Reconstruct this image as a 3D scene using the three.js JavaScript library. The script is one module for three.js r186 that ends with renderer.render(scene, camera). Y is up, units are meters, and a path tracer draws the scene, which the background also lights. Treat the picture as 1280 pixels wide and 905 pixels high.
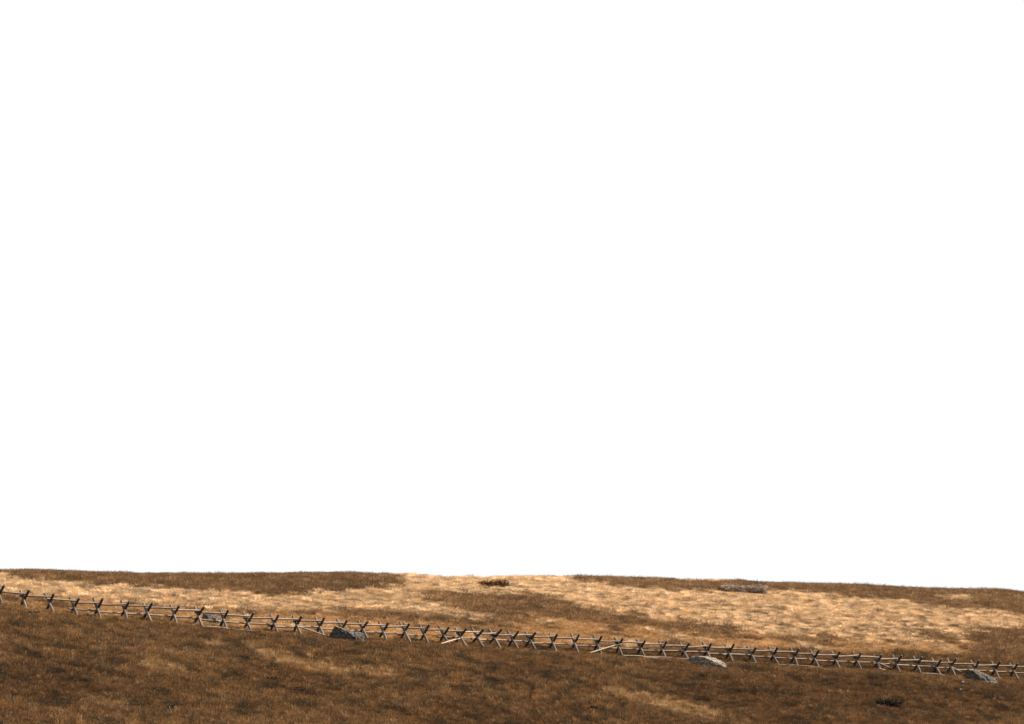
import * as THREE from 'three';
import { ImprovedNoise } from 'three/addons/math/ImprovedNoise.js';
import { ConvexGeometry } from 'three/addons/geometries/ConvexGeometry.js';
import { TessellateModifier } from 'three/addons/modifiers/TessellateModifier.js';
import { mergeGeometries, mergeVertices, toCreasedNormals } from 'three/addons/utils/BufferGeometryUtils.js';

// ------------------------------------------------------------------ camera, sky, sun, exposure
const W = 1280, H = 905, F = 3900;              // photograph size, focal length in pixels (a long lens)
const HORIZON = 760;                            // eye level in the photograph
const EYE = 1.7, PITCH = Math.atan((HORIZON - H / 2) / F);
const scene = new THREE.Scene();
const camera = new THREE.PerspectiveCamera(2 * Math.atan(H / 2 / F) * 180 / Math.PI, W / H, 0.5, 9000);
camera.position.set(0, EYE, 0);
camera.rotation.set(PITCH, 0, 0);
scene.add(camera);

const EXPOSURE = 4;
{
  const w = 64, h = 32, data = new Float32Array(w * h * 4);
  for (let i = 0; i < w * h; i++) { data[i * 4] = 0.253; data[i * 4 + 1] = 0.26; data[i * 4 + 2] = 0.27; data[i * 4 + 3] = 1; }
  const sky = new THREE.DataTexture(data, w, h, THREE.RGBAFormat, THREE.FloatType);
  sky.mapping = THREE.EquirectangularReflectionMapping;
  sky.magFilter = sky.minFilter = THREE.LinearFilter;
  sky.needsUpdate = true;
  scene.background = sky;
  scene.environment = sky;
}
const sun = new THREE.DirectionalLight(0xffeedd, 5);
{
  const az = 67 * Math.PI / 180, el = 42 * Math.PI / 180;      // to the right of the view, a little behind the hill
  sun.position.set(Math.sin(az) * Math.cos(el) * 500, Math.sin(el) * 500, -Math.cos(az) * Math.cos(el) * 500 - 280);
  sun.target.position.set(0, 0, -280);
  sun.castShadow = true; sun.shadow.radius = 1;
  Object.assign(sun.shadow.camera, { left: -120, right: 120, top: 120, bottom: -120, near: 1, far: 1000 });
  sun.shadow.mapSize.set(4096, 4096);
  scene.add(sun, sun.target);
}
const renderer = new THREE.WebGLRenderer({ antialias: true });
renderer.toneMapping = THREE.LinearToneMapping;
renderer.toneMappingExposure = EXPOSURE;
renderer.shadowMap.enabled = true;

// ------------------------------------------------------------------ helpers
let seed = 12345;
function rnd() { seed = (seed + 0x6D2B79F5) | 0; let t = Math.imul(seed ^ seed >>> 15, 1 | seed); t = t + Math.imul(t ^ t >>> 7, 61 | t) ^ t; return ((t ^ t >>> 14) >>> 0) / 4294967296; }
const rr = (a, b) => a + (b - a) * rnd();
const lerp = (a, b, t) => a + (b - a) * t, clamp = (v, a, b) => Math.min(b, Math.max(a, v));
const smooth = (a, b, v) => { const t = clamp((v - a) / (b - a), 0, 1); return t * t * (3 - 2 * t); };
const PN = new ImprovedNoise();
const noise = (x, y, z = 0) => PN.noise(x + 211.37, y + 97.13, z + 31.7);
const fbm = (x, y, z = 0) => noise(x, y, z) + 0.5 * noise(x * 2.03, y * 2.03, z + 5) + 0.25 * noise(x * 4.1, y * 4.1, z + 9);
function table(pts) { return v => { if (v <= pts[0][0]) return pts[0][1]; for (let i = 1; i < pts.length; i++) if (v <= pts[i][0]) return lerp(pts[i - 1][1], pts[i][1], (v - pts[i - 1][0]) / (pts[i][0] - pts[i - 1][0])); return pts[pts.length - 1][1]; }; }
const names = {};
function numbered(n) { const k = names[n] = (names[n] || 0) + 1; return k === 1 ? n : n + '_' + String(k - 1).padStart(3, '0'); }
function tag(o, label, category, group, kind) { if (label) o.userData.label = label; if (category) o.userData.category = category; if (group) o.userData.group = group; if (kind) o.userData.kind = kind; return o; }
function mesh(name, g, m, parent) { const o = new THREE.Mesh(g, m); o.name = parent ? name : numbered(name); o.castShadow = o.receiveShadow = true; (parent || scene).add(o); return o; }
function thing(name, pos, label, category, group) { const g = new THREE.Group(); g.name = numbered(name); g.position.copy(pos); scene.add(g); return tag(g, label, category, group); }
const CP = Math.cos(PITCH), SP = Math.sin(PITCH);
// the direction a pixel of the photograph looks in, scaled so that it goes one metre away from the camera's place along the ground
function ray(px, py) { const x = (px - W / 2) / F, y = (H / 2 - py) / F; const dy = y * CP + SP, dz = y * SP - CP; return new THREE.Vector3(x / -dz, dy / -dz, -1); }
function at(px, py, d) { const r = ray(px, py); return new THREE.Vector3(r.x * d, EYE + r.y * d, -d); }
const riseOf = py => ray(W / 2, py).y;
const pxOf = (x, d) => W / 2 + F * x / d;         // good to a fraction of a pixel at these small angles

// ------------------------------------------------------------------ lie of the land
// bucks of the fence: where each stands along the picture and how low its near foot is
const BUCKS = [[-32, 753], [1, 758], [31.5, 763], [64, 768], [94.7, 771], [123.6, 774.5], [157, 776.5], [186, 778], [219, 780.6], [250, 783.6], [281, 787.5], [311, 790], [344, 792.6], [372.6, 794], [401, 796], [428, 798], [454.7, 799.4], [479.7, 801], [506.8, 803], [531, 805], [555.7, 806], [576, 808], [597.5, 809.7], [619, 811], [641.5, 812.2], [663, 814], [691, 815], [718.6, 816.3], [746.8, 818], [773, 820.5], [800.7, 822], [827.7, 823.5], [855, 825], [883, 826.5], [910.6, 828], [938.5, 829.2], [965.8, 831], [991.5, 833], [1017, 835], [1043.4, 836.5], [1069.5, 837.7], [1095, 839.2], [1118.6, 841], [1144.3, 843], [1168.6, 845], [1187, 846], [1216.2, 847.6], [1241.4, 849], [1264.7, 850], [1290, 851.2], [1316, 852.5]];
const fenceAngle = table([[-400, 33], [540, 33], [580, 47], [650, 47], [690, 30], [1700, 30]]);
const fenceDist = (() => {                         // the fence runs away to the right: its distance follows from its bearing
  const pts = []; let d = 256;
  for (let p = 0; p <= 1700; p += 5) { pts.push([p, d]); const t = Math.tan(fenceAngle(p) * Math.PI / 180); d += 5 * t * d / F / (1 - t * (p - 640) / F); }
  d = 256;
  for (let p = 0; p >= -400; p -= 5) { const t = Math.tan(fenceAngle(p) * Math.PI / 180); d -= 5 * t * d / F / (1 - t * (p - 640) / F); pts.unshift([p - 5, d]); }
  return table(pts);
})();
const footRaw = table([[-350, 712], ...BUCKS.map(b => [b[0], b[1] - 2]), [1700, 868]]);
const footRow = p => (footRaw(p - 22) + footRaw(p) * 2 + footRaw(p + 22)) / 4;
const crestRaw = table([[-350, 706], [0, 710.5], [45, 709.5], [100, 712], [180, 713.3], [300, 714.3], [380, 713.2], [440, 711.7], [480, 714], [530, 715], [550, 717.5], [600, 719.2], [640, 718.5], [690, 717.3], [720, 718.3], [800, 721.3], [860, 723.3], [905, 723.3], [960, 726.5], [1050, 728.5], [1100, 731.3], [1180, 733.8], [1225, 735.4], [1243, 734], [1260, 736], [1280, 739], [1650, 752]]);
const lift = table([[470, 10], [500, 7.5], [700, 6.5], [740, 5.5]]);
const crestRow = p => (crestRaw(p - 12) + crestRaw(p) * 2 + crestRaw(p + 12)) / 4 + lift(p);     // the grass stands above the ground's own edge
const crestDist = table([[-350, 285], [0, 305], [250, 322], [500, 356], [640, 374], [900, 400], [1280, 425], [1650, 440]]);
const nearDist = p => { const d = fenceDist(p); return d - (H - footRow(p)) * d / F / 0.150; };
const cols = [];                                   // profile of the ground for each bearing
for (let p = -350; p <= 1650; p += 5) {
  const dA = nearDist(p), dF = fenceDist(p), dC = crestDist(p);
  const hA = riseOf(H) * dA, hF = riseOf(footRow(p)) * dF, rC = riseOf(crestRow(p)), hC = rC * dC;
  const sAF = (hF - hA) / (dF - dA);
  cols.push([dA, dF, dC, hA, hF, hC, rC, sAF]);
}
function hermite(x, x0, x1, y0, y1, m0, m1) { const L = x1 - x0, t = (x - x0) / L, a = t * t, b = a * t; return y0 * (2 * b - 3 * a + 1) + m0 * L * (b - 2 * a + t) + y1 * (3 * a - 2 * b) + m1 * L * (b - a); }
function ground(x, z) {
  const d = -z;
  let n = 0.16 * noise(x / 9, z / 9) + 0.07 * noise(x / 3.1, z / 3.1, 3);
  if (d < 1) return 0.05 * Math.max(0, -d) + n * 0.5;
  let p = clamp(pxOf(x, d), -349, 1649);
  p = lerp(640, p, smooth(70, 170, d));
  const fi = (p + 350) / 5, i = Math.floor(fi), t = fi - i, a = cols[i], b = cols[i + 1];
  const c = a.map((v, k) => lerp(v, b[k], t)), [dA, dF, dC, hA, hF, hC, rC, s] = c;
  let h;
  if (d < dA) h = hermite(d, 0, dA, -EYE, hA, -0.075, s);
  else if (d < dF) h = hermite(d, dA, dF, hA, hF, s, s);
  else if (d < dC) h = hermite(d, dF, dC, hF, hC, Math.min(s, 2.6 * (hC - hF) / (dC - dF)), rC);
  else { const e = d - dC; h = hC + rC * e - 0.0011 * e * e; const low = -9; h = e > 150 ? low : lerp(h, low, smooth(60, 150, e)); }
  n *= lerp(1, 0.35, smooth(6, 1, Math.abs(d - dF)));
  return EYE + h + n;
}
// where a pixel of the photograph meets the ground
function land(px, py) {
  const r = ray(px, py), dC = crestDist(px); let d = nearDist(px) - 30;
  for (; d < dC; d += 0.4) if (EYE + r.y * d <= ground(r.x * d, -d)) break;
  const p = new THREE.Vector3(r.x * d, 0, -d); p.y = ground(p.x, p.z);
  if (d >= dC) { p.z -= 12; p.x *= (dC + 12) / dC; }
  return p;
}
// ------------------------------------------------------------------ what grows where (areas of the hillside)
function area(pts) { const v = pts.map(([a, b]) => { const q = land(a, b + 2); return [q.x, q.z]; }); const xs = v.map(q => q[0]), zs = v.map(q => q[1]); return { v, b: [Math.min(...xs), Math.max(...xs), Math.min(...zs), Math.max(...zs)] }; }
function inside(A, x, z) {
  const b = A.b; if (x < b[0] || x > b[1] || z < b[2] || z > b[3]) return false;
  let c = false; const v = A.v;
  for (let i = 0, j = v.length - 1; i < v.length; j = i++) { const [xi, zi] = v[i], [xj, zj] = v[j]; if ((zi > z) !== (zj > z) && x < (xj - xi) * (z - zi) / (zj - zi) + xi) c = !c; }
  return c;
}
const GOLD = area([[-60, 714], [40, 722], [130, 731], [260, 737], [320, 742], [370, 744], [410, 738], [470, 738], [500, 734], [476, 708], [520, 708], [585, 708], [714, 708], [720, 727], [800, 736], [860, 739], [960, 738], [1020, 742], [1060, 747], [1140, 755], [1150, 758], [1230, 764], [1330, 775], [1330, 786], [1215, 789], [1200, 800], [1130, 801], [1070, 801], [1000, 796], [930, 790], [870, 780], [830, 777], [735, 762], [712, 754], [665, 744], [600, 744], [525, 741], [545, 752], [585, 765], [625, 773], [600, 775], [540, 770], [470, 764], [420, 764], [330, 763], [200, 757], [100, 747], [-60, 735]]);
const BAND = area([[-60, 704], [60, 704], [400, 704], [478, 704], [500, 733], [470, 738], [410, 738], [370, 744], [320, 743], [260, 738], [130, 732], [40, 724], [-60, 716]]);
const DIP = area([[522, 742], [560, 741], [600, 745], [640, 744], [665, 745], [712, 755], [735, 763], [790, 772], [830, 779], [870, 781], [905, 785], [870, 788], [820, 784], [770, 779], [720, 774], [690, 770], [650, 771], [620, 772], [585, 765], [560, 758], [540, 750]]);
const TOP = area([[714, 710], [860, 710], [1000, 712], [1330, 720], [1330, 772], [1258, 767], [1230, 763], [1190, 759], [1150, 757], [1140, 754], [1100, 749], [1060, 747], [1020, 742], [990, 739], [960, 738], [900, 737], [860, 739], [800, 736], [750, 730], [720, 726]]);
const TOPGOLD = [area([[1045, 748], [1075, 747], [1110, 749], [1150, 753], [1150, 757], [1100, 756], [1045, 752]]), area([[1165, 746], [1195, 744], [1240, 748], [1225, 750], [1180, 749]]), area([[840, 724], [905, 723], [935, 726], [900, 728], [845, 727]])];
const EDGE = [area([[1205, 789], [1330, 786], [1330, 835], [1240, 832], [1190, 820], [1225, 808]]), area([[1138, 790], [1160, 790], [1195, 797], [1190, 801], [1150, 797]]), area([[420, 764], [540, 770], [640, 777], [600, 780], [500, 777], [430, 770]]), area([[840, 781], [880, 780], [930, 789], [900, 793], [850, 790]]), area([[960, 795], [1030, 797], [1050, 802], [990, 803]])];
const PALE = [area([[300, 802], [340, 814], [400, 832], [475, 841], [505, 847], [430, 846], [370, 836], [318, 819]]), area([[748, 857], [800, 868], [850, 878], [905, 896], [865, 901], [805, 882], [755, 866]]), area([[170, 826], [215, 832], [250, 846], [215, 842], [180, 834]]), area([[110, 872], [150, 876], [160, 885], [120, 884]]), area([[250, 800], [275, 804], [270, 811], [248, 807]])];
const DARKENED = [area([[830, 838], [960, 843], [1100, 850], [1200, 858], [1330, 864], [1330, 884], [1220, 892], [1200, 912], [960, 912], [915, 890], [850, 868], [810, 850]]), area([[-40, 832], [60, 828], [135, 848], [110, 880], [40, 874], [-40, 868]]), area([[540, 878], [700, 874], [745, 892], [760, 912], [540, 912]]), area([[305, 824], [350, 838], [430, 852], [440, 868], [390, 880], [320, 862], [296, 836]]), area([[590, 838], [690, 834], [700, 850], [620, 858]])];  // darker brown patches; the large right one paints edge dimming into the grass
const SEAM = area([[470, 756], [545, 762], [625, 773], [600, 775], [520, 766], [466, 760]]);
const fringe = table([[-100, -1], [500, 0], [750, 3], [950, 8], [1280, 17]]);      // on the right the brown meadow reaches up behind the fence
function zoneAt(x, z) {
  const d = -z, p = pxOf(x, d), q = x + 1.6 * noise(x / 2.2, z / 2.2, 7) + (rnd() + rnd() - 1) * 1.1, w = z + 4 * noise(x / 3.2, z / 3.2, 11) + (rnd() + rnd() + rnd() - 1.5) * 3.2;
  if (d < fenceDist(p) + fringe(p) + (rnd() + rnd() - 1) * 2.5 + 2.5 * noise(x / 4, z / 4, 13)) { const u = x + (q - x) * 0.5, v = z + (w - z) * 0.45; for (const A of PALE) if (inside(A, u, v)) return 'pale'; for (const A of DARKENED) if (inside(A, q, w)) return 'darkened'; return 'brown'; }
  if (inside(SEAM, q, w)) return 'gold';
  for (const A of TOPGOLD) if (inside(A, q, w)) return 'gold';
  if (inside(BAND, q, w)) return p > 380 && rnd() < (p - 380) / 170 + 0.5 * noise(x / 2.5, z / 4, 15) * smooth(380, 440, p) ? (p > 450 && rnd() < 0.5 ? 'gold' : 'ochre') : 'band';
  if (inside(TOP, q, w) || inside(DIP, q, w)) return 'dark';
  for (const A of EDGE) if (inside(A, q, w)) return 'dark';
  if (inside(GOLD, q, w)) return 'gold';
  const n = fbm(x / 6, z / 7, 101); if (n > 0.48) return 'gold'; if (n < -0.42) return 'dark';
  return 'ochre';
}

// ------------------------------------------------------------------ ground
function spread(stops) { const out = [stops[0][0]]; for (let i = 1; i < stops.length; i++) { const [a] = stops[i - 1], [b, n] = stops[i]; for (let k = 1; k <= n; k++) out.push(lerp(a, b, k / n)); } return out; }
function noiseTexture(size, fn, srgb = true) {
  const data = new Uint8Array(size * size * 4);
  for (let y = 0; y < size; y++) for (let x = 0; x < size; x++) { const c = fn(x / size, y / size); for (let k = 0; k < 3; k++) data[(y * size + x) * 4 + k] = clamp(Math.round(c[k]), 0, 255); data[(y * size + x) * 4 + 3] = 255; }
  const t = new THREE.DataTexture(data, size, size); t.wrapS = t.wrapT = THREE.RepeatWrapping; t.magFilter = THREE.LinearFilter; t.minFilter = THREE.LinearMipmapLinearFilter; t.generateMipmaps = true;
  if (srgb) t.colorSpace = THREE.SRGBColorSpace; t.needsUpdate = true; return t;
}
const SOIL = { darkened: [0.032, 0.018, 0.008], brown: [0.04, 0.022, 0.01], pale: [0.08, 0.05, 0.024], ochre: [0.085, 0.048, 0.02], gold: [0.12, 0.078, 0.04], band: [0.036, 0.022, 0.011], dark: [0.036, 0.022, 0.011] };
{
  const xs = spread([[-4000], [-700, 12], [-160, 18], [-80, 40], [80, 200], [160, 40], [700, 18], [4000, 12]]);
  const zs = spread([[1500], [100, 12], [0, 12], [-150, 50], [-180, 30], [-460, 350], [-600, 30], [-1200, 14], [-6000, 12]]);
  const pos = [], uv = [], col = [], idx = [], nx = xs.length;
  for (const z of zs) for (const x of xs) {
    pos.push(x, ground(x, z), z); uv.push(x / 3, z / 3);
    const c = SOIL[z < -150 && z > -470 && Math.abs(x) < 90 ? zoneAt(x, z) : 'brown'], k = 1 + 0.35 * noise(x / 1.7, z / 1.7, 21); col.push(c[0] * k, c[1] * k, c[2] * k);
  }
  for (let j = 0; j < zs.length - 1; j++) for (let i = 0; i < nx - 1; i++) { const a = j * nx + i, b = a + 1, c = a + nx, e = c + 1; idx.push(a, b, c, b, e, c); }
  const g = new THREE.BufferGeometry();
  g.setAttribute('position', new THREE.Float32BufferAttribute(pos, 3)); g.setAttribute('uv', new THREE.Float32BufferAttribute(uv, 2)); g.setAttribute('color', new THREE.Float32BufferAttribute(col, 3));
  g.setIndex(idx); g.computeVertexNormals();
  const litter = noiseTexture(256, () => { const v = 150 + rr(-60, 100); return [v, v * 0.97, v * 0.92]; });
  const m = new THREE.MeshPhysicalMaterial({ vertexColors: true, map: litter, roughness: 1, specularIntensity: 0.1 });
  tag(mesh('hillside', g, m), 'dry grassy hillside sloping down behind and before the rail fence', 'hillside', null, 'structure');
}

// ------------------------------------------------------------------ grass
function tuft(blades, radius, lean, width, droop, heads) {
  const pos = [], col = [], idx = [], nor = [];
  for (let i = 0; i < blades; i++) {
    const a = rr(0, 6.283), r = radius * Math.sqrt(rnd()), bx = Math.cos(a) * r, bz = Math.sin(a) * r, h = rr(0.55, 1.05);
    const la = a + rr(-0.9, 0.9), l = lean * rr(0.2, 1) * h, dx = Math.cos(la) * l, dz = Math.sin(la) * l;
    const wa = rr(0, 6.283), w = width * rr(0.7, 1.3), wx = Math.cos(wa) * w, wz = Math.sin(wa) * w;
    const mx = bx + dx * 0.4, mz = bz + dz * 0.4, my = h * 0.6, tx = bx + dx, tz = bz + dz, ty = h * (1 - droop * rnd());
    const tone = rr(0.72, 1.3), k = pos.length / 3;
    pos.push(bx - wx, 0, bz - wz, bx + wx, 0, bz + wz, mx - wx * 0.85, my, mz - wz * 0.85, mx + wx * 0.85, my, mz + wz * 0.85);
    const head = heads && rnd() < heads, hw = head ? 1.5 : 0.25;
    pos.push(tx - wx * hw, ty, tz - wz * hw, tx + wx * hw, ty, tz + wz * hw);
    for (let q = 0; q < 6; q++) { const u = q > 3 && head ? 1.35 : 1; col.push(tone * u, tone * u, tone * u * (head ? 1.05 : 1)); }
    idx.push(k, k + 1, k + 2, k + 1, k + 3, k + 2, k + 2, k + 3, k + 4, k + 3, k + 5, k + 4);
  }
  const g = new THREE.BufferGeometry();
  g.setAttribute('position', new THREE.Float32BufferAttribute(pos, 3)); g.setAttribute('color', new THREE.Float32BufferAttribute(col, 3)); g.setIndex(idx); g.computeVertexNormals();
  return g;
}
const PAL = {
  brown: [[[0.1004, 0.0547, 0.0224], 4], [[0.1317, 0.0679, 0.0252], 2.6], [[0.0558, 0.0357, 0.0184], 2.6], [[0.1507, 0.0928, 0.0435], 1], [[0.0692, 0.0488, 0.0272], 1]],
  darkened: [[[0.0769, 0.041, 0.0177], 4], [[0.101, 0.0504, 0.0197], 2], [[0.0439, 0.0281, 0.0149], 2.6], [[0.1098, 0.068, 0.0326], 0.8]],
  pale: [[[0.22, 0.135, 0.06], 4], [[0.12, 0.066, 0.026], 2.5], [[0.29, 0.19, 0.098], 2], [[0.08, 0.043, 0.018], 0.8]],
  ochre: [[[0.2632, 0.1501, 0.0605], 4], [[0.3472, 0.215, 0.0986], 2.6], [[0.1736, 0.0941, 0.037], 2], [[0.4256, 0.2968, 0.1624], 1.2]],
  gold: [[[0.385, 0.27, 0.15], 4], [[0.46, 0.342, 0.208], 3], [[0.315, 0.208, 0.106], 2.2], [[0.14, 0.096, 0.056], 1.1]],
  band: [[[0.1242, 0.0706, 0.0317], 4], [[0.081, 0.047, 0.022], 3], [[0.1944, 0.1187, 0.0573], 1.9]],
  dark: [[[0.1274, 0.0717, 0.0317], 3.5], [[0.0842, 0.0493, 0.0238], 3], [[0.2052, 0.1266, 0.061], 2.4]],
  stalk: [[[0.23, 0.14, 0.062], 3], [[0.19, 0.1, 0.036], 2.5], [[0.3, 0.21, 0.11], 1]],
};
for (const k in PAL) { let s = 0; for (const e of PAL[k]) s += e[1]; let c = 0; for (const e of PAL[k]) { c += e[1] / s; e[2] = c; } }
seed = 4242;
const kinds = {
  brown: { list: [], g: tuft(40, 0.19, 0.32, 0.008, 0.15, 0.12) },
  pale: { list: [], g: tuft(40, 0.19, 0.38, 0.008, 0.2, 0.2) },
  darkened: { list: [], g: tuft(40, 0.19, 0.34, 0.008, 0.15, 0.1) },
  stalk: { list: [], g: tuft(12, 0.2, 0.4, 0.0055, 0.2, 0.45) },
  ochre: { list: [], g: tuft(40, 0.2, 0.5, 0.009, 0.25, 0.12) },
  gold: { list: [], g: tuft(60, 0.24, 0.65, 0.011, 0.3, 0.2) },
  band: { list: [], g: tuft(40, 0.2, 0.35, 0.011, 0.15, 0.2) },
  dark: { list: [], g: tuft(40, 0.2, 0.45, 0.01, 0.2, 0.2) },
};
const rocksAt = [];                                // [x, z, radius]: nothing grows inside a boulder
const ROCKS = { wedge: [431, 799.5, 1.0], loaf: [884, 832, 1.2], dome: [1226, 851.5, 1.2], ledge: [264, 779, 0.7], crown: [636, 734.5, 0.4] };
const BRUSH = [[616, 735.5, 1.2], [931, 742, 2.6], [1110, 883, 0.8], [1203.5, 857, 0.3], [1200.5, 865.5, 0.25]];
for (const k in ROCKS) { const [a, b, r] = ROCKS[k], q = land(a, b); rocksAt.push([q.x, q.z, r]); }
for (const [a, b, r] of BRUSH) { const q = land(a, b); rocksAt.push([q.x, q.z, r]); }
function fenceGap(x, z) { const d = -z, p = pxOf(x, d), dF = fenceDist(p); return [(dF - d) * Math.cos(fenceAngle(p) * Math.PI / 180), p]; }   // metres in front of the fence
function cell(x, z) { const i = Math.floor(x), j = Math.floor(z); let b1 = 9, id = 0; for (let a = -1; a < 2; a++) for (let c = -1; c < 2; c++) { const u = i + a, v = j + c; let hsh = Math.sin(u * 127.1 + v * 311.7) * 43758.5453; hsh -= Math.floor(hsh); let h2 = Math.sin(u * 269.5 + v * 183.3) * 43758.5453; h2 -= Math.floor(h2); const dx = u + hsh - x, dz = v + h2 - z, D = dx * dx + dz * dz; if (D < b1) { b1 = D; id = (hsh * 7.3 + h2 * 3.1) % 1; } } return [Math.sqrt(b1), id]; }
seed = 99;
const STEP = 0.235;
for (let z = -165; z > -440; z -= STEP) {
  const half = -z * (W / 2 + 34) / F;
  for (let x = -half; x < half; x += STEP) {
    const X = x + rr(-0.5, 0.5) * STEP * 1.5, Z = z + rr(-0.5, 0.5) * STEP * 1.5, d = -Z, p = pxOf(X, d);
    if (d < nearDist(p) - 8 || d > crestDist(p) + 7) continue;
    if (rocksAt.some((r, i) => i < 5 && (X - r[0]) ** 2 + (Z - r[1]) ** 2 < r[2] * r[2])) continue;
    const zn = zoneAt(X, Z), [cd, cid] = cell(X / 0.85, Z / 0.85), [, tid] = cell(X / 0.5 + 40, Z / 0.5);
    const big = fbm(X / 7, Z / 7, 41), mid = fbm(X / 2.4, Z / 2.4, 43);
    let h;
    if (zn === 'gold') h = 0.1 + 0.38 * smooth(0.72, 0.12, cd) * (0.45 + 0.9 * cid) + 0.08 * mid;
    else if (zn === 'ochre') h = 0.26 + 0.06 * mid + 0.07 * smooth(0.6, 0.1, cd);
    else if (zn === 'band') h = 0.62 + 0.14 * mid;
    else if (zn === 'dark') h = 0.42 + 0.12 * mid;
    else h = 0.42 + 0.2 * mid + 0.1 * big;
    const blot = noise(X / 1.9, Z / 3.4, 91);
    const low = rocksAt.some(r => Math.abs(X - r[0]) < r[2] + 0.7 && Z - r[1] > -0.3 && Z - r[1] < r[2] + 2.6);
    const [fg, fp] = fenceGap(X, Z);
    if (fg > -3 && fg < 4.5) h = lerp(h, fp < 170 ? 0.32 : 0.17, smooth(4.5, 1.5, fg) * smooth(-3, -1, fg) * (0.75 + 0.25 * noise(X, Z, 3)));
    if (low) h = Math.min(h, 0.15);
    h = Math.max(0.1, h) * rr(0.75, 1.2) * (0.85 + 0.35 * tid);
    const tall = rnd() < 0.1 && zn !== 'band' && !low && !(fg > -3 && fg < 4.5); if (tall) h *= zn === 'gold' ? rr(1, 1.3) : rr(1.25, 1.6);
    // palette: which plants stand here follows slow patches, the rest is chance
    const pal = PAL[zn]; let r = clamp(rnd() * 0.62 + 0.5 * (0.38 + mid * 0.42 + big * 0.2), 0, 0.999); if (rnd() < 0.35 || tall) r = rnd();
    if ((zn === 'brown' || zn === 'darkened') && blot > 0.3 && rnd() < 0.75) r = 0.66 + 0.1 * rnd();
    if (zn === 'gold' && (cid < 0.12 || tid > 0.93)) r = 0.95 + 0.049 * rnd();
    const c = pal.find(e => r <= e[2]) || pal[0];
    let t = rr(0.72, 1.28) * (0.62 + 0.76 * tid) * (zn === 'gold' ? 0.82 + 0.36 * cid : 1) * (zn === 'gold' ? 1 + 0.1 * big + 0.1 * mid : 1 + 0.18 * big + 0.2 * mid + 0.18 * noise(X / 16, Z / 16, 51)) * (zn === 'brown' || zn === 'darkened' ? 1 - 0.22 * smooth(0.15, 0.5, blot) : 1);
    if ((zn === 'brown' || zn === 'darkened' || zn === 'pale' || zn === 'ochre' || zn === 'dark') && rnd() < (zn === 'darkened' ? 0.02 : 0.05) + 0.1 * (mid + big)) { const q = rnd(), e = PAL.stalk.find(v => q <= v[2]); kinds.stalk.list.push([X + rr(-0.1, 0.1), Z + rr(-0.1, 0.1), h * rr(0.95, 1.35), ...e[0]]); }
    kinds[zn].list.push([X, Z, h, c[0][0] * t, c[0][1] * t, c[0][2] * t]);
  }
}
{
  const label = { brown: ['brown_grass', 'reddish brown meadow grass in front of the rail fence'], stalk: ['seed_stalks', 'thin straw coloured seed stalks standing up through the meadow grass'], darkened: ['darkened_grass', 'darker patches of brown grass before the rail fence, the right one dimmed in colour'], pale: ['straw_grass', 'paler straw coloured streaks of grass within the brown meadow'], ochre: ['ochre_grass', 'short ochre grass just behind the rail fence'], gold: ['golden_grass', 'pale golden tussock grass on the hillside above the fence'], band: ['tall_brown_grass', 'tall dark brown grass along the hill crest above golden grass'], dark: ['dark_brown_grass', 'dark brown grass patches crossing the golden hillside'] };
  const m4 = new THREE.Matrix4(), q = new THREE.Quaternion(), e = new THREE.Euler(), P = new THREE.Vector3(), S = new THREE.Vector3(), C = new THREE.Color();
  const gm = new THREE.MeshPhysicalMaterial({ vertexColors: true, roughness: 0.85, side: THREE.DoubleSide, transmission: 0.3, thickness: 0, specularIntensity: 0.1 });
  gm.name = 'grass';
  let total = 0;
  for (const k in kinds) {
    const L = kinds[k].list; total += L.length; if (!L.length) continue;
    const o = new THREE.InstancedMesh(kinds[k].g, gm, L.length);
    L.forEach((v, i) => {
      P.set(v[0], ground(v[0], v[1]) - 0.03, v[1]); e.set(rr(-0.12, 0.12), rr(0, 6.283), rr(-0.12, 0.12)); q.setFromEuler(e); const s = rr(0.85, 1.25); S.set(s, v[2], s);
      o.setMatrixAt(i, m4.compose(P, q, S)); o.setColorAt(i, C.setRGB(v[3], v[4], v[5]));
    });
    o.castShadow = o.receiveShadow = true; o.name = label[k][0]; scene.add(o);
    tag(o, label[k][1], 'grass', null, 'stuff');
  }
  console.log('tufts', total);
}

// ------------------------------------------------------------------ buck and rail fence
function woodTexture(base) {
  const streak = Array.from({ length: 128 }, () => rr(-1, 1));
  return noiseTexture(128, (u, v) => {
    const i = Math.floor(u * 128), s = streak[i] * 0.6 + streak[(i + 1) % 128] * 0.4, n = noise(u * 8, v * 3, 61) + 0.6 * noise(u * 30, v * 5, 62), crack = streak[(i * 7) % 128] > 0.86 && noise(u * 5, v * 6, 63) > -0.1 ? 0.55 : 1;
    const t = (1 + 0.2 * s + 0.22 * n) * crack; return base.map(c => c * t);
  });
}
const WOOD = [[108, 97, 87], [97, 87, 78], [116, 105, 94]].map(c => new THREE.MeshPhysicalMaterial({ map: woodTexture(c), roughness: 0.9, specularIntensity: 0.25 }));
const SHADEDWOOD = [[58, 54, 50], [50, 47, 44], [66, 61, 56]].map(c => new THREE.MeshPhysicalMaterial({ map: woodTexture(c), roughness: 0.95, specularIntensity: 0.25 }));  // same wood with shade put into the colour, for legs seen from beneath
const HALFSHADEDWOOD = [[90, 83, 76], [80, 74, 68]].map(c => new THREE.MeshPhysicalMaterial({ map: woodTexture(c), roughness: 0.92, specularIntensity: 0.25 }));  // same wood, less shade in the colour, for the legs that catch the sun
const BLEACHED = new THREE.MeshPhysicalMaterial({ map: woodTexture([150, 136, 118]), roughness: 0.85, specularIntensity: 0.25 });
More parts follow.
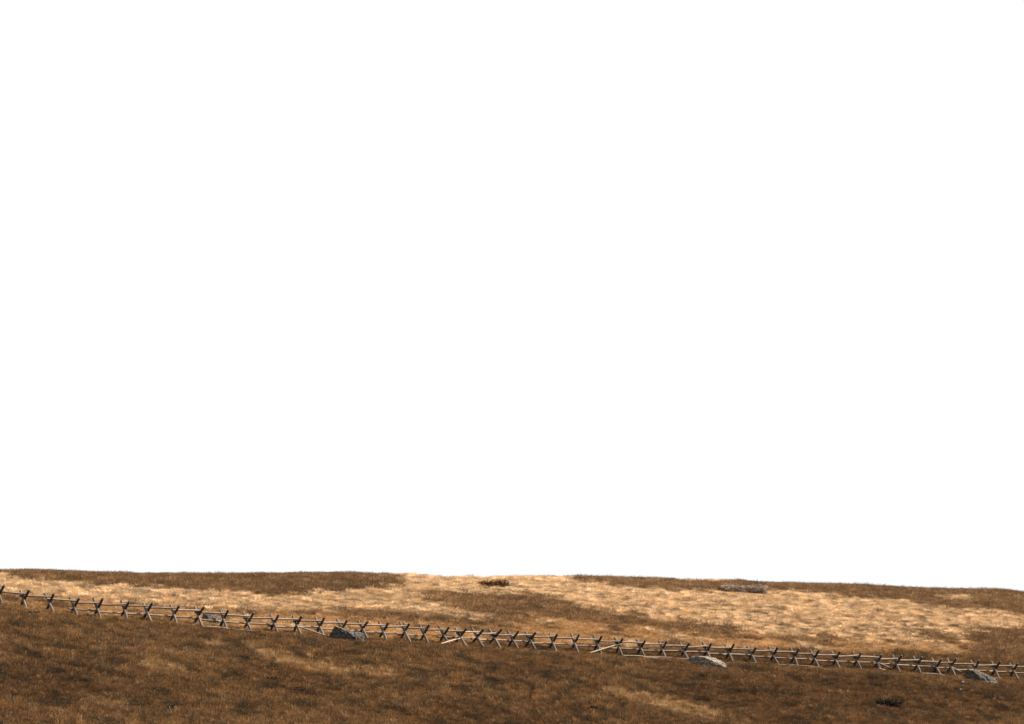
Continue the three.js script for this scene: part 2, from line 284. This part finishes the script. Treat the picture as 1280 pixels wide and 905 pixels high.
function log(a, b, r0, r1, bend = 0.03) {          // a pole from a to b: tapered, knobbly, a little bent, with cut ends
  const dir = new THREE.Vector3().subVectors(b, a), L = dir.length(); dir.normalize();
  const u = new THREE.Vector3(0, 1, 0).cross(dir).normalize(), v = new THREE.Vector3().crossVectors(dir, u);
  const N = 9, R = 7, pos = [], uv = [], idx = [], s = rr(0, 50), ba = rr(0, 6.283), bw = bend * rr(0.4, 1.2), u0 = rnd(), v0 = rnd();
  for (let i = 0; i < R; i++) {
    const t = i / (R - 1), r = lerp(r0, r1, t), o = Math.sin(t * Math.PI) * bw, c = a.clone().addScaledVector(dir, t * L).addScaledVector(u, Math.cos(ba) * o).addScaledVector(v, Math.sin(ba) * o);
    for (let k = 0; k <= N; k++) { const th = k / N * 6.28319, q = r * (1 + 0.16 * noise(Math.cos(th) * 0.9 + s, Math.sin(th) * 0.9, t * L * 1.6)); pos.push(...c.clone().addScaledVector(u, Math.cos(th) * q).addScaledVector(v, Math.sin(th) * q).toArray()); uv.push(u0 + k / N, v0 + t * L / 1.5); }
  }
  for (let i = 0; i < R - 1; i++) for (let k = 0; k < N; k++) { const p = i * (N + 1) + k, n = p + N + 1; idx.push(p, p + 1, n, p + 1, n + 1, n); }
  for (const [e, flip] of [[0, 1], [R - 1, 0]]) {
    const base = pos.length / 3, c = flip ? a : b; pos.push(c.x, c.y, c.z); uv.push(0.5, 0.5);
    for (let k = 0; k <= N; k++) { const p = (e * (N + 1) + k) * 3; pos.push(pos[p], pos[p + 1], pos[p + 2]); uv.push(0.5 + 0.1 * Math.cos(k), 0.5 + 0.1 * Math.sin(k)); }
    for (let k = 1; k <= N; k++) idx.push(base, flip ? base + k + 1 : base + k, flip ? base + k : base + k + 1);
  }
  const g = new THREE.BufferGeometry(); g.setAttribute('position', new THREE.Float32BufferAttribute(pos, 3)); g.setAttribute('uv', new THREE.Float32BufferAttribute(uv, 2)); g.setIndex(idx); g.computeVertexNormals(); return g;
}
seed = 2024;
const bucks = BUCKS.map(([p]) => {
  const d = fenceDist(p) , x = (p - W / 2) / F * d * 1.0, a = fenceAngle(p) * Math.PI / 180;
  const run = lerp(1.7, 1.5, smooth(520, 760, p)) * rr(0.9, 1.1), high = 1.56 * rr(0.94, 1.06), cross = rr(0.54, 0.6);
  return { p, pos: new THREE.Vector3(x, ground(x, -d), -d), n: new THREE.Vector3(Math.sin(a), 0, Math.cos(a)), t: new THREE.Vector3(Math.cos(a), 0, -Math.sin(a)), run, high, cross };
});
{
  const mid = bucks[25].pos.clone(), fence = thing('rail_fence', mid, 'weathered grey wooden fence of crossed pole bucks carrying long rails', 'fence');
  const local = (b, s, n, y, onGround) => { const q = b.pos.clone().addScaledVector(b.t, s).addScaledVector(b.n, n); q.y = (onGround ? ground(q.x, q.z) : b.pos.y) + y; return q.sub(mid); };
  const wood = () => WOOD[Math.floor(rnd() * 3)], shaded = () => SHADEDWOOD[Math.floor(rnd() * 3)], grey = () => HALFSHADEDWOOD[Math.floor(rnd() * 2)];  // both leg woods carry their shade in the colour
  bucks.forEach((b, i) => {
    const g = new THREE.Group(); g.name = 'buck'; fence.add(g);
    const foot = b.run * b.cross, top = b.run * (1 - b.cross), tilt = rr(-0.06, 0.06);
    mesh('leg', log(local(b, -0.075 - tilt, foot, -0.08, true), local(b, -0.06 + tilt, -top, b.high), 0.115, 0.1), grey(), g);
    mesh('leg', log(local(b, 0.075 - tilt, -foot * rr(0.9, 1.05), -0.08, true), local(b, 0.07 + tilt, top * rr(0.9, 1.1), b.high * rr(0.95, 1.03)), 0.115, 0.102), shaded(), g);
    b.crotch = b.high * b.cross + 0.19;
    if ([9, 11, 13, 25, 29, 33, 43, 47].includes(i) || rnd() < 0.2) { const y = b.high * b.cross + 0.2, w = b.run * 0.2; mesh('crosspiece', log(local(b, -0.2, -w, y - 0.02), local(b, -0.2, w + 0.05, y + 0.02), 0.075, 0.07), shaded(), g); }
  });
  const BOTTOM = new Set([9, 10, 25, 29, 30, 31, 34, 36, 37, 43, 46, 48]);
  for (let i = 0; i < bucks.length - 1; i++) {
    const a = bucks[i], b = bucks[i + 1];
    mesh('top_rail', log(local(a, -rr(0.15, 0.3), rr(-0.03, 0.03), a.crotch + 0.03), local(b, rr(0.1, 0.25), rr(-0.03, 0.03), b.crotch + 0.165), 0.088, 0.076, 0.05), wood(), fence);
    if (i < 6 || [19].includes(i)) { if (i < 4 || i === 19) continue; }
    const side = q => -(q.run / q.high) * (q.high * q.cross - midY) - 0.16, midY = rr(0.56, 0.64);
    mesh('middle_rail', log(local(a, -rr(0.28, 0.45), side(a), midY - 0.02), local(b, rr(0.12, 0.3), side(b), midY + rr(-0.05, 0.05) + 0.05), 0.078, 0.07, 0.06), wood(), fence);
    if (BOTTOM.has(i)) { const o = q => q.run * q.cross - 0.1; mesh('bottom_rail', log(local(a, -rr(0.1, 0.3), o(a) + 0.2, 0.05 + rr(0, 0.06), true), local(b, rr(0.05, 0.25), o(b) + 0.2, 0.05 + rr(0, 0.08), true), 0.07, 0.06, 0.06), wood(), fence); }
  }
}
// poles that have come down
function fallen(p0, y0, off0, p1, y1, off1, r, m, label) {
  const spot = (p, y, off) => { const d = fenceDist(p) - off, q = at(p, y, d); q.y = Math.max(q.y, ground(q.x, q.z) + 0.02); return q; };
  const a = spot(p0, y0, off0), b = spot(p1, y1, off1), base = a.y < b.y ? a.clone() : b.clone(); base.y = ground(base.x, base.z);
  const t = thing('fallen_pole', base, label, 'pole', 'poles fallen from the fence');
  const g = log(a.sub(base), b.sub(base), r, r * 0.85, 0.05); mesh('pole', g, m, t); return t;
}
fallen(737, 818, 0.9, 777, 805, 0.35, 0.075, BLEACHED, 'long bleached pole leaning with its upper end on a fence buck');
fallen(551.5, 804.8, 1.1, 575, 798, 0.3, 0.07, BLEACHED, 'short pale pole slanting up to a crossed buck');
fallen(374, 783.5, 0.2, 408, 794.8, 1.3, 0.07, WOOD[2], 'grey pole slanting down to the grass beside the wedge shaped boulder');
fallen(1096, 828, 0.2, 1113, 835, 0.5, 0.07, WOOD[2], 'grey pole hanging from a buck with a short broken pole below it');
fallen(1098, 835.5, 1.1, 1106.5, 837.6, 1.3, 0.08, WOOD[2], 'short broken pole lying at the foot of a buck');
fallen(1188, 833.5, 0.2, 1201, 839.5, 0.4, 0.07, WOOD[2], 'grey pole hanging from a buck near the domed boulder');
fallen(805, 821.5, 1.4, 838, 824.5, 1.5, 0.075, BLEACHED, 'bleached pole lying flat in the grass along the fence');

// ------------------------------------------------------------------ boulders
const stone = base => {
  const m = new THREE.MeshPhysicalMaterial({ roughness: 0.95, specularIntensity: 0.25, map: noiseTexture(256, (u, v) => { const a = fbm(u * 9, v * 9, 71) * 0.3 + noise(u * 40, v * 40, 72) * 0.22 + rr(-0.1, 0.1), k = noise(u * 14, v * 14, 73) > 0.33 ? 0.68 : 1, t = (1 + a) * k; return [base[0] * t, base[1] * t, base[2] * t]; }) });
  m.bumpMap = noiseTexture(128, (u, v) => { const t = 128 + 110 * fbm(u * 12, v * 12, 74); return [t, t, t]; }, false); m.bumpScale = 0.1; return m;
};
const STONE = stone([66, 62, 57]), PALESTONE = stone([104, 96, 86]);
function boulder(pts, rough, s) {
  let g = new ConvexGeometry(pts.map(p => new THREE.Vector3(...p))); g.deleteAttribute('normal'); if (g.attributes.uv) g.deleteAttribute('uv');
  g = new TessellateModifier(0.16, 8).modify(g); g.deleteAttribute('normal'); g = mergeVertices(g, 1e-3); g.computeVertexNormals();
  const P = g.attributes.position, Nn = g.attributes.normal, V = new THREE.Vector3();
  const src = P.clone();
  for (let i = 0; i < P.count; i++) { V.fromBufferAttribute(src, i); const n = rough * (0.7 * noise(V.x * 1.3 + s, V.y * 1.3, V.z * 1.3) + 0.55 * noise(V.x * 3.4, V.y * 4.2 + s, V.z * 3.4) + 0.3 * noise(V.x * 8, V.y * 9, V.z * 8 + s)); P.setXYZ(i, V.x + Nn.getX(i) * n, V.y + Nn.getY(i) * n, V.z + Nn.getZ(i) * n); }
  g = toCreasedNormals(g, 0.5);
  const Q = g.attributes.position, NN = g.attributes.normal, uv = [];
  for (let i = 0; i < Q.count; i++) { const ax = Math.abs(NN.getX(i)), ay = Math.abs(NN.getY(i)), az = Math.abs(NN.getZ(i)); uv.push(...(ay > ax && ay > az ? [Q.getX(i), Q.getZ(i)] : ax > az ? [Q.getZ(i), Q.getY(i)] : [Q.getX(i), Q.getY(i)]).map(c => c / 1.6)); }
  g.setAttribute('uv', new THREE.Float32BufferAttribute(uv, 2)); return g;
}
function rockAt(name, px, py, pts, rough, s, m, label) { const q = land(px, py), t = mesh(name, boulder(pts, rough, s), m); t.position.copy(q); t.position.y += 0.03; t.scale.setScalar(1.15); return tag(t, label, 'boulder'); }
const D = -0.35;
// x to the right, y up, z towards the viewer, metres
rockAt('boulder', ROCKS.wedge[0], ROCKS.wedge[1], [[-1.5, D, 0.05], [-1.25, D, -0.9], [-0.72, 1.0, 0.3], [-0.5, 0.98, -0.3], [0.1, 0.78, -0.45], [0.0, 0.7, 0.44], [0.75, 0.42, -0.55], [0.7, 0.3, 0.52], [-0.8, D, 0.4], [0.4, D, 0.55], [0.95, D, 0.5], [1.1, 0.38, 0.0], [1.45, 0.3, -0.1], [1.5, D, 0.1], [1.3, D, -0.9], [0.0, D, -1.2]], 0.17, 3, STONE, 'dark wedge shaped boulder with a peaked top in front of the fence');
rockAt('boulder', ROCKS.loaf[0], ROCKS.loaf[1], [[-1.75, D, -0.3], [-1.5, D, -1.0], [-1.5, 0.45, -0.25], [-1.1, 0.72, -0.05], [-0.95, 0.76, -0.7], [-0.2, 0.63, 0.42], [0.1, 0.68, -0.75], [0.3, 0.42, 0.66], [0.9, 0.44, -0.6], [-0.9, D, 0.15], [0.3, D, 0.72], [1.0, 0.1, 0.55], [1.35, 0.28, 0.1], [1.62, 0.05, -0.2], [1.6, D, 0.3], [1.55, D, -0.8]], 0.17, 8, PALESTONE, 'long low boulder with a pale right end beneath the fence rails');
rockAt('boulder', ROCKS.dome[0], ROCKS.dome[1], [[-1.65, D, -0.3], [-1.45, 0.5, -0.2], [-1.05, 0.92, 0.05], [-0.7, 0.86, 0.25], [-0.75, 0.94, -0.5], [0.2, 0.72, -0.6], [-0.2, 0.4, 0.6], [1.05, 0.3, -0.3], [0.5, 0.3, 0.35], [1.8, D, 0.1], [1.4, D, -0.9], [-0.9, D, 0.15], [0.05, D, 0.8], [1.0, D, 0.65], [-1.4, D, -0.9]], 0.17, 14, STONE, 'domed boulder with a dark face and two small stones before it');
rockAt('boulder', ROCKS.ledge[0], ROCKS.ledge[1], [[-0.85, D, 0.2], [-0.75, D, -0.7], [-0.6, 0.7, -0.1], [-0.35, 0.82, -0.4], [0.25, 0.6, -0.2], [0.7, 0.35, -0.2], [0.95, D, 0.1], [0.8, D, -0.7], [0.3, 0.3, 0.3], [-0.3, 0.45, 0.35], [-0.5, D, 0.6], [0.5, D, 0.6]], 0.2, 20, STONE, 'rugged grey boulder showing behind the fence between two bucks');
rockAt('boulder', ROCKS.crown[0], ROCKS.crown[1], [[-0.6, D, 0.1], [-0.5, 0.4, -0.2], [-0.1, 0.5, -0.3], [0.35, 0.25, -0.1], [0.65, D, 0.1], [0.4, D, -0.5], [-0.5, D, -0.5], [0.1, 0.15, 0.3], [0.0, D, 0.5]], 0.09, 27, STONE, 'grey boulder beside rusty brush high on the golden slope');
const small = (px, py, r, s, label) => { const q = land(px, py), pts = []; for (let i = 0; i < 14; i++) { const a = i * 2.4, y = 1 - 2 * (i + 0.5) / 14, k = Math.sqrt(1 - y * y); pts.push([Math.cos(a) * k * r * 1.2, y * r * 0.95, Math.sin(a) * k * r]); } const o = mesh('stone', boulder(pts, 0.05, s), PALESTONE); o.position.copy(q); o.position.y += r * 0.75; tag(o, label, 'stone'); };
small(1203.5, 857, 0.27, 31, 'small round stone in the grass just before the domed boulder');
small(1200.5, 865.5, 0.2, 37, 'smallest stone, lying alone in the brown grass');

// ------------------------------------------------------------------ brush
function shrub(name, px, py, w, h, dep, n, leaf, color, label, group, category = 'shrub') {
  const q = land(px, py), t = thing(name, q, label, category, group), lobes = [];
  const nl = Math.max(3, Math.round(w * 4.5));
  for (let i = 0; i < nl; i++) lobes.push([w > 2 ? ((i + 0.5) / nl - 0.5) * w * 0.9 + rr(-0.1, 0.1) : rr(-0.5, 0.5) * w * 0.8, rr(0.3, 0.62) * h, rr(-0.5, 0.5) * dep * 0.7, rr(0.3, 0.5)]);
  const pos = [], col = [], idx = [], stems = [];
  for (let i = 0; i < n; i++) {
    const L = lobes[i % nl], a = rr(0, 6.283), b = Math.acos(rr(-1, 1)), r = L[3] * Math.cbrt(rr(0.2, 1)), s = Math.min(w, 1.2);
    const x = L[0] + Math.cos(a) * Math.sin(b) * r * s, y = Math.max(0.02, L[1] + Math.cos(b) * r * h * 0.95), z = L[2] + Math.sin(a) * Math.sin(b) * r * Math.min(dep, 1.2);
    const l = leaf * rr(0.6, 1.4), u = new THREE.Vector3(rr(-1, 1), rr(-0.2, 1), rr(-1, 1)).normalize().multiplyScalar(l), v = new THREE.Vector3(rr(-1, 1), rr(-1, 1), rr(-1, 1)).normalize().multiplyScalar(l * 0.4), k = pos.length / 3, tone = rr(0.6, 1.4);
    pos.push(x, y, z, x + u.x * 0.5 + v.x, y + u.y * 0.5 + v.y, z + u.z * 0.5 + v.z, x + u.x, y + u.y, z + u.z, x + u.x * 0.5 - v.x, y + u.y * 0.5 - v.y, z + u.z * 0.5 - v.z);
    for (let c = 0; c < 4; c++) col.push(color[0] * tone, color[1] * tone, color[2] * tone);
    idx.push(k, k + 1, k + 2, k, k + 2, k + 3);
  }
  const g = new THREE.BufferGeometry(); g.setAttribute('position', new THREE.Float32BufferAttribute(pos, 3)); g.setAttribute('color', new THREE.Float32BufferAttribute(col, 3)); g.setIndex(idx); g.computeVertexNormals();
  mesh('foliage', g, LEAF, t);
  for (const L of lobes) stems.push(log(new THREE.Vector3(L[0] * 0.6, -0.12, L[2] * 0.6), new THREE.Vector3(L[0], L[1] + h * 0.2, L[2]), 0.02, 0.008, 0.03));
  mesh('stem', mergeGeometries(stems), TWIG, t);
  return t;
}
const LEAF = new THREE.MeshPhysicalMaterial({ vertexColors: true, roughness: 0.85, specularIntensity: 0.2, side: THREE.DoubleSide });
const TWIG = new THREE.MeshStandardMaterial({ color: new THREE.Color().setRGB(0.05, 0.035, 0.025), roughness: 1 });
shrub('rusty_brush', 616, 735.5, 3.1, 0.95, 1.6, 1900, 0.16, [0.1, 0.046, 0.018], 'rust brown brush growing against the grey boulder on the upper slope');
shrub('added_grey_brush', 931, 741, 5.8, 0.95, 2.0, 7000, 0.12, [0.26, 0.215, 0.175], 'made up wide low patch of pale grey brush in place of a grey smudge below the hill crest', null, 'brush');  // made-up brush, standing where only a grey smudge shows
shrub('dark_brush', 1110, 883, 2.3, 0.7, 1.2, 1500, 0.13, [0.03, 0.022, 0.014], 'largest blackish low shrub in the brown grass in front of the fence', 'dark shrubs in the brown grass');
const DARK = 'small blackish shrub low in the brown grass before the fence';
for (const [a, b, w, h] of [[213, 892, 0.55, 0.55], [338, 854, 0.75, 0.4], [374, 868, 0.55, 0.45], [377, 880, 0.4, 0.35], [37, 771, 1.2, 0.35], [300, 826, 0.8, 0.35], [1178, 878, 0.7, 0.4], [1127, 888, 0.3, 0.25], [707, 844, 0.5, 0.35], [741, 890, 0.45, 0.4]])
  shrub('dark_brush', a, b, w * 1.1, h * 1.1, w * 0.8, Math.round(260 + 500 * w), 0.12, [0.026, 0.02, 0.013], DARK, 'dark shrubs in the brown grass');
shrub('dry_brush', 587, 722.5, 0.9, 0.55, 0.6, 400, 0.12, [0.16, 0.1, 0.045], 'small tan shrub standing up from the golden crest line');
shrub('brown_brush', 1243, 739.5, 1.3, 0.5, 1.0, 700, 0.12, [0.07, 0.043, 0.02], 'dark brown bush humped on the far crest of the hill');

renderer.render(scene, camera);
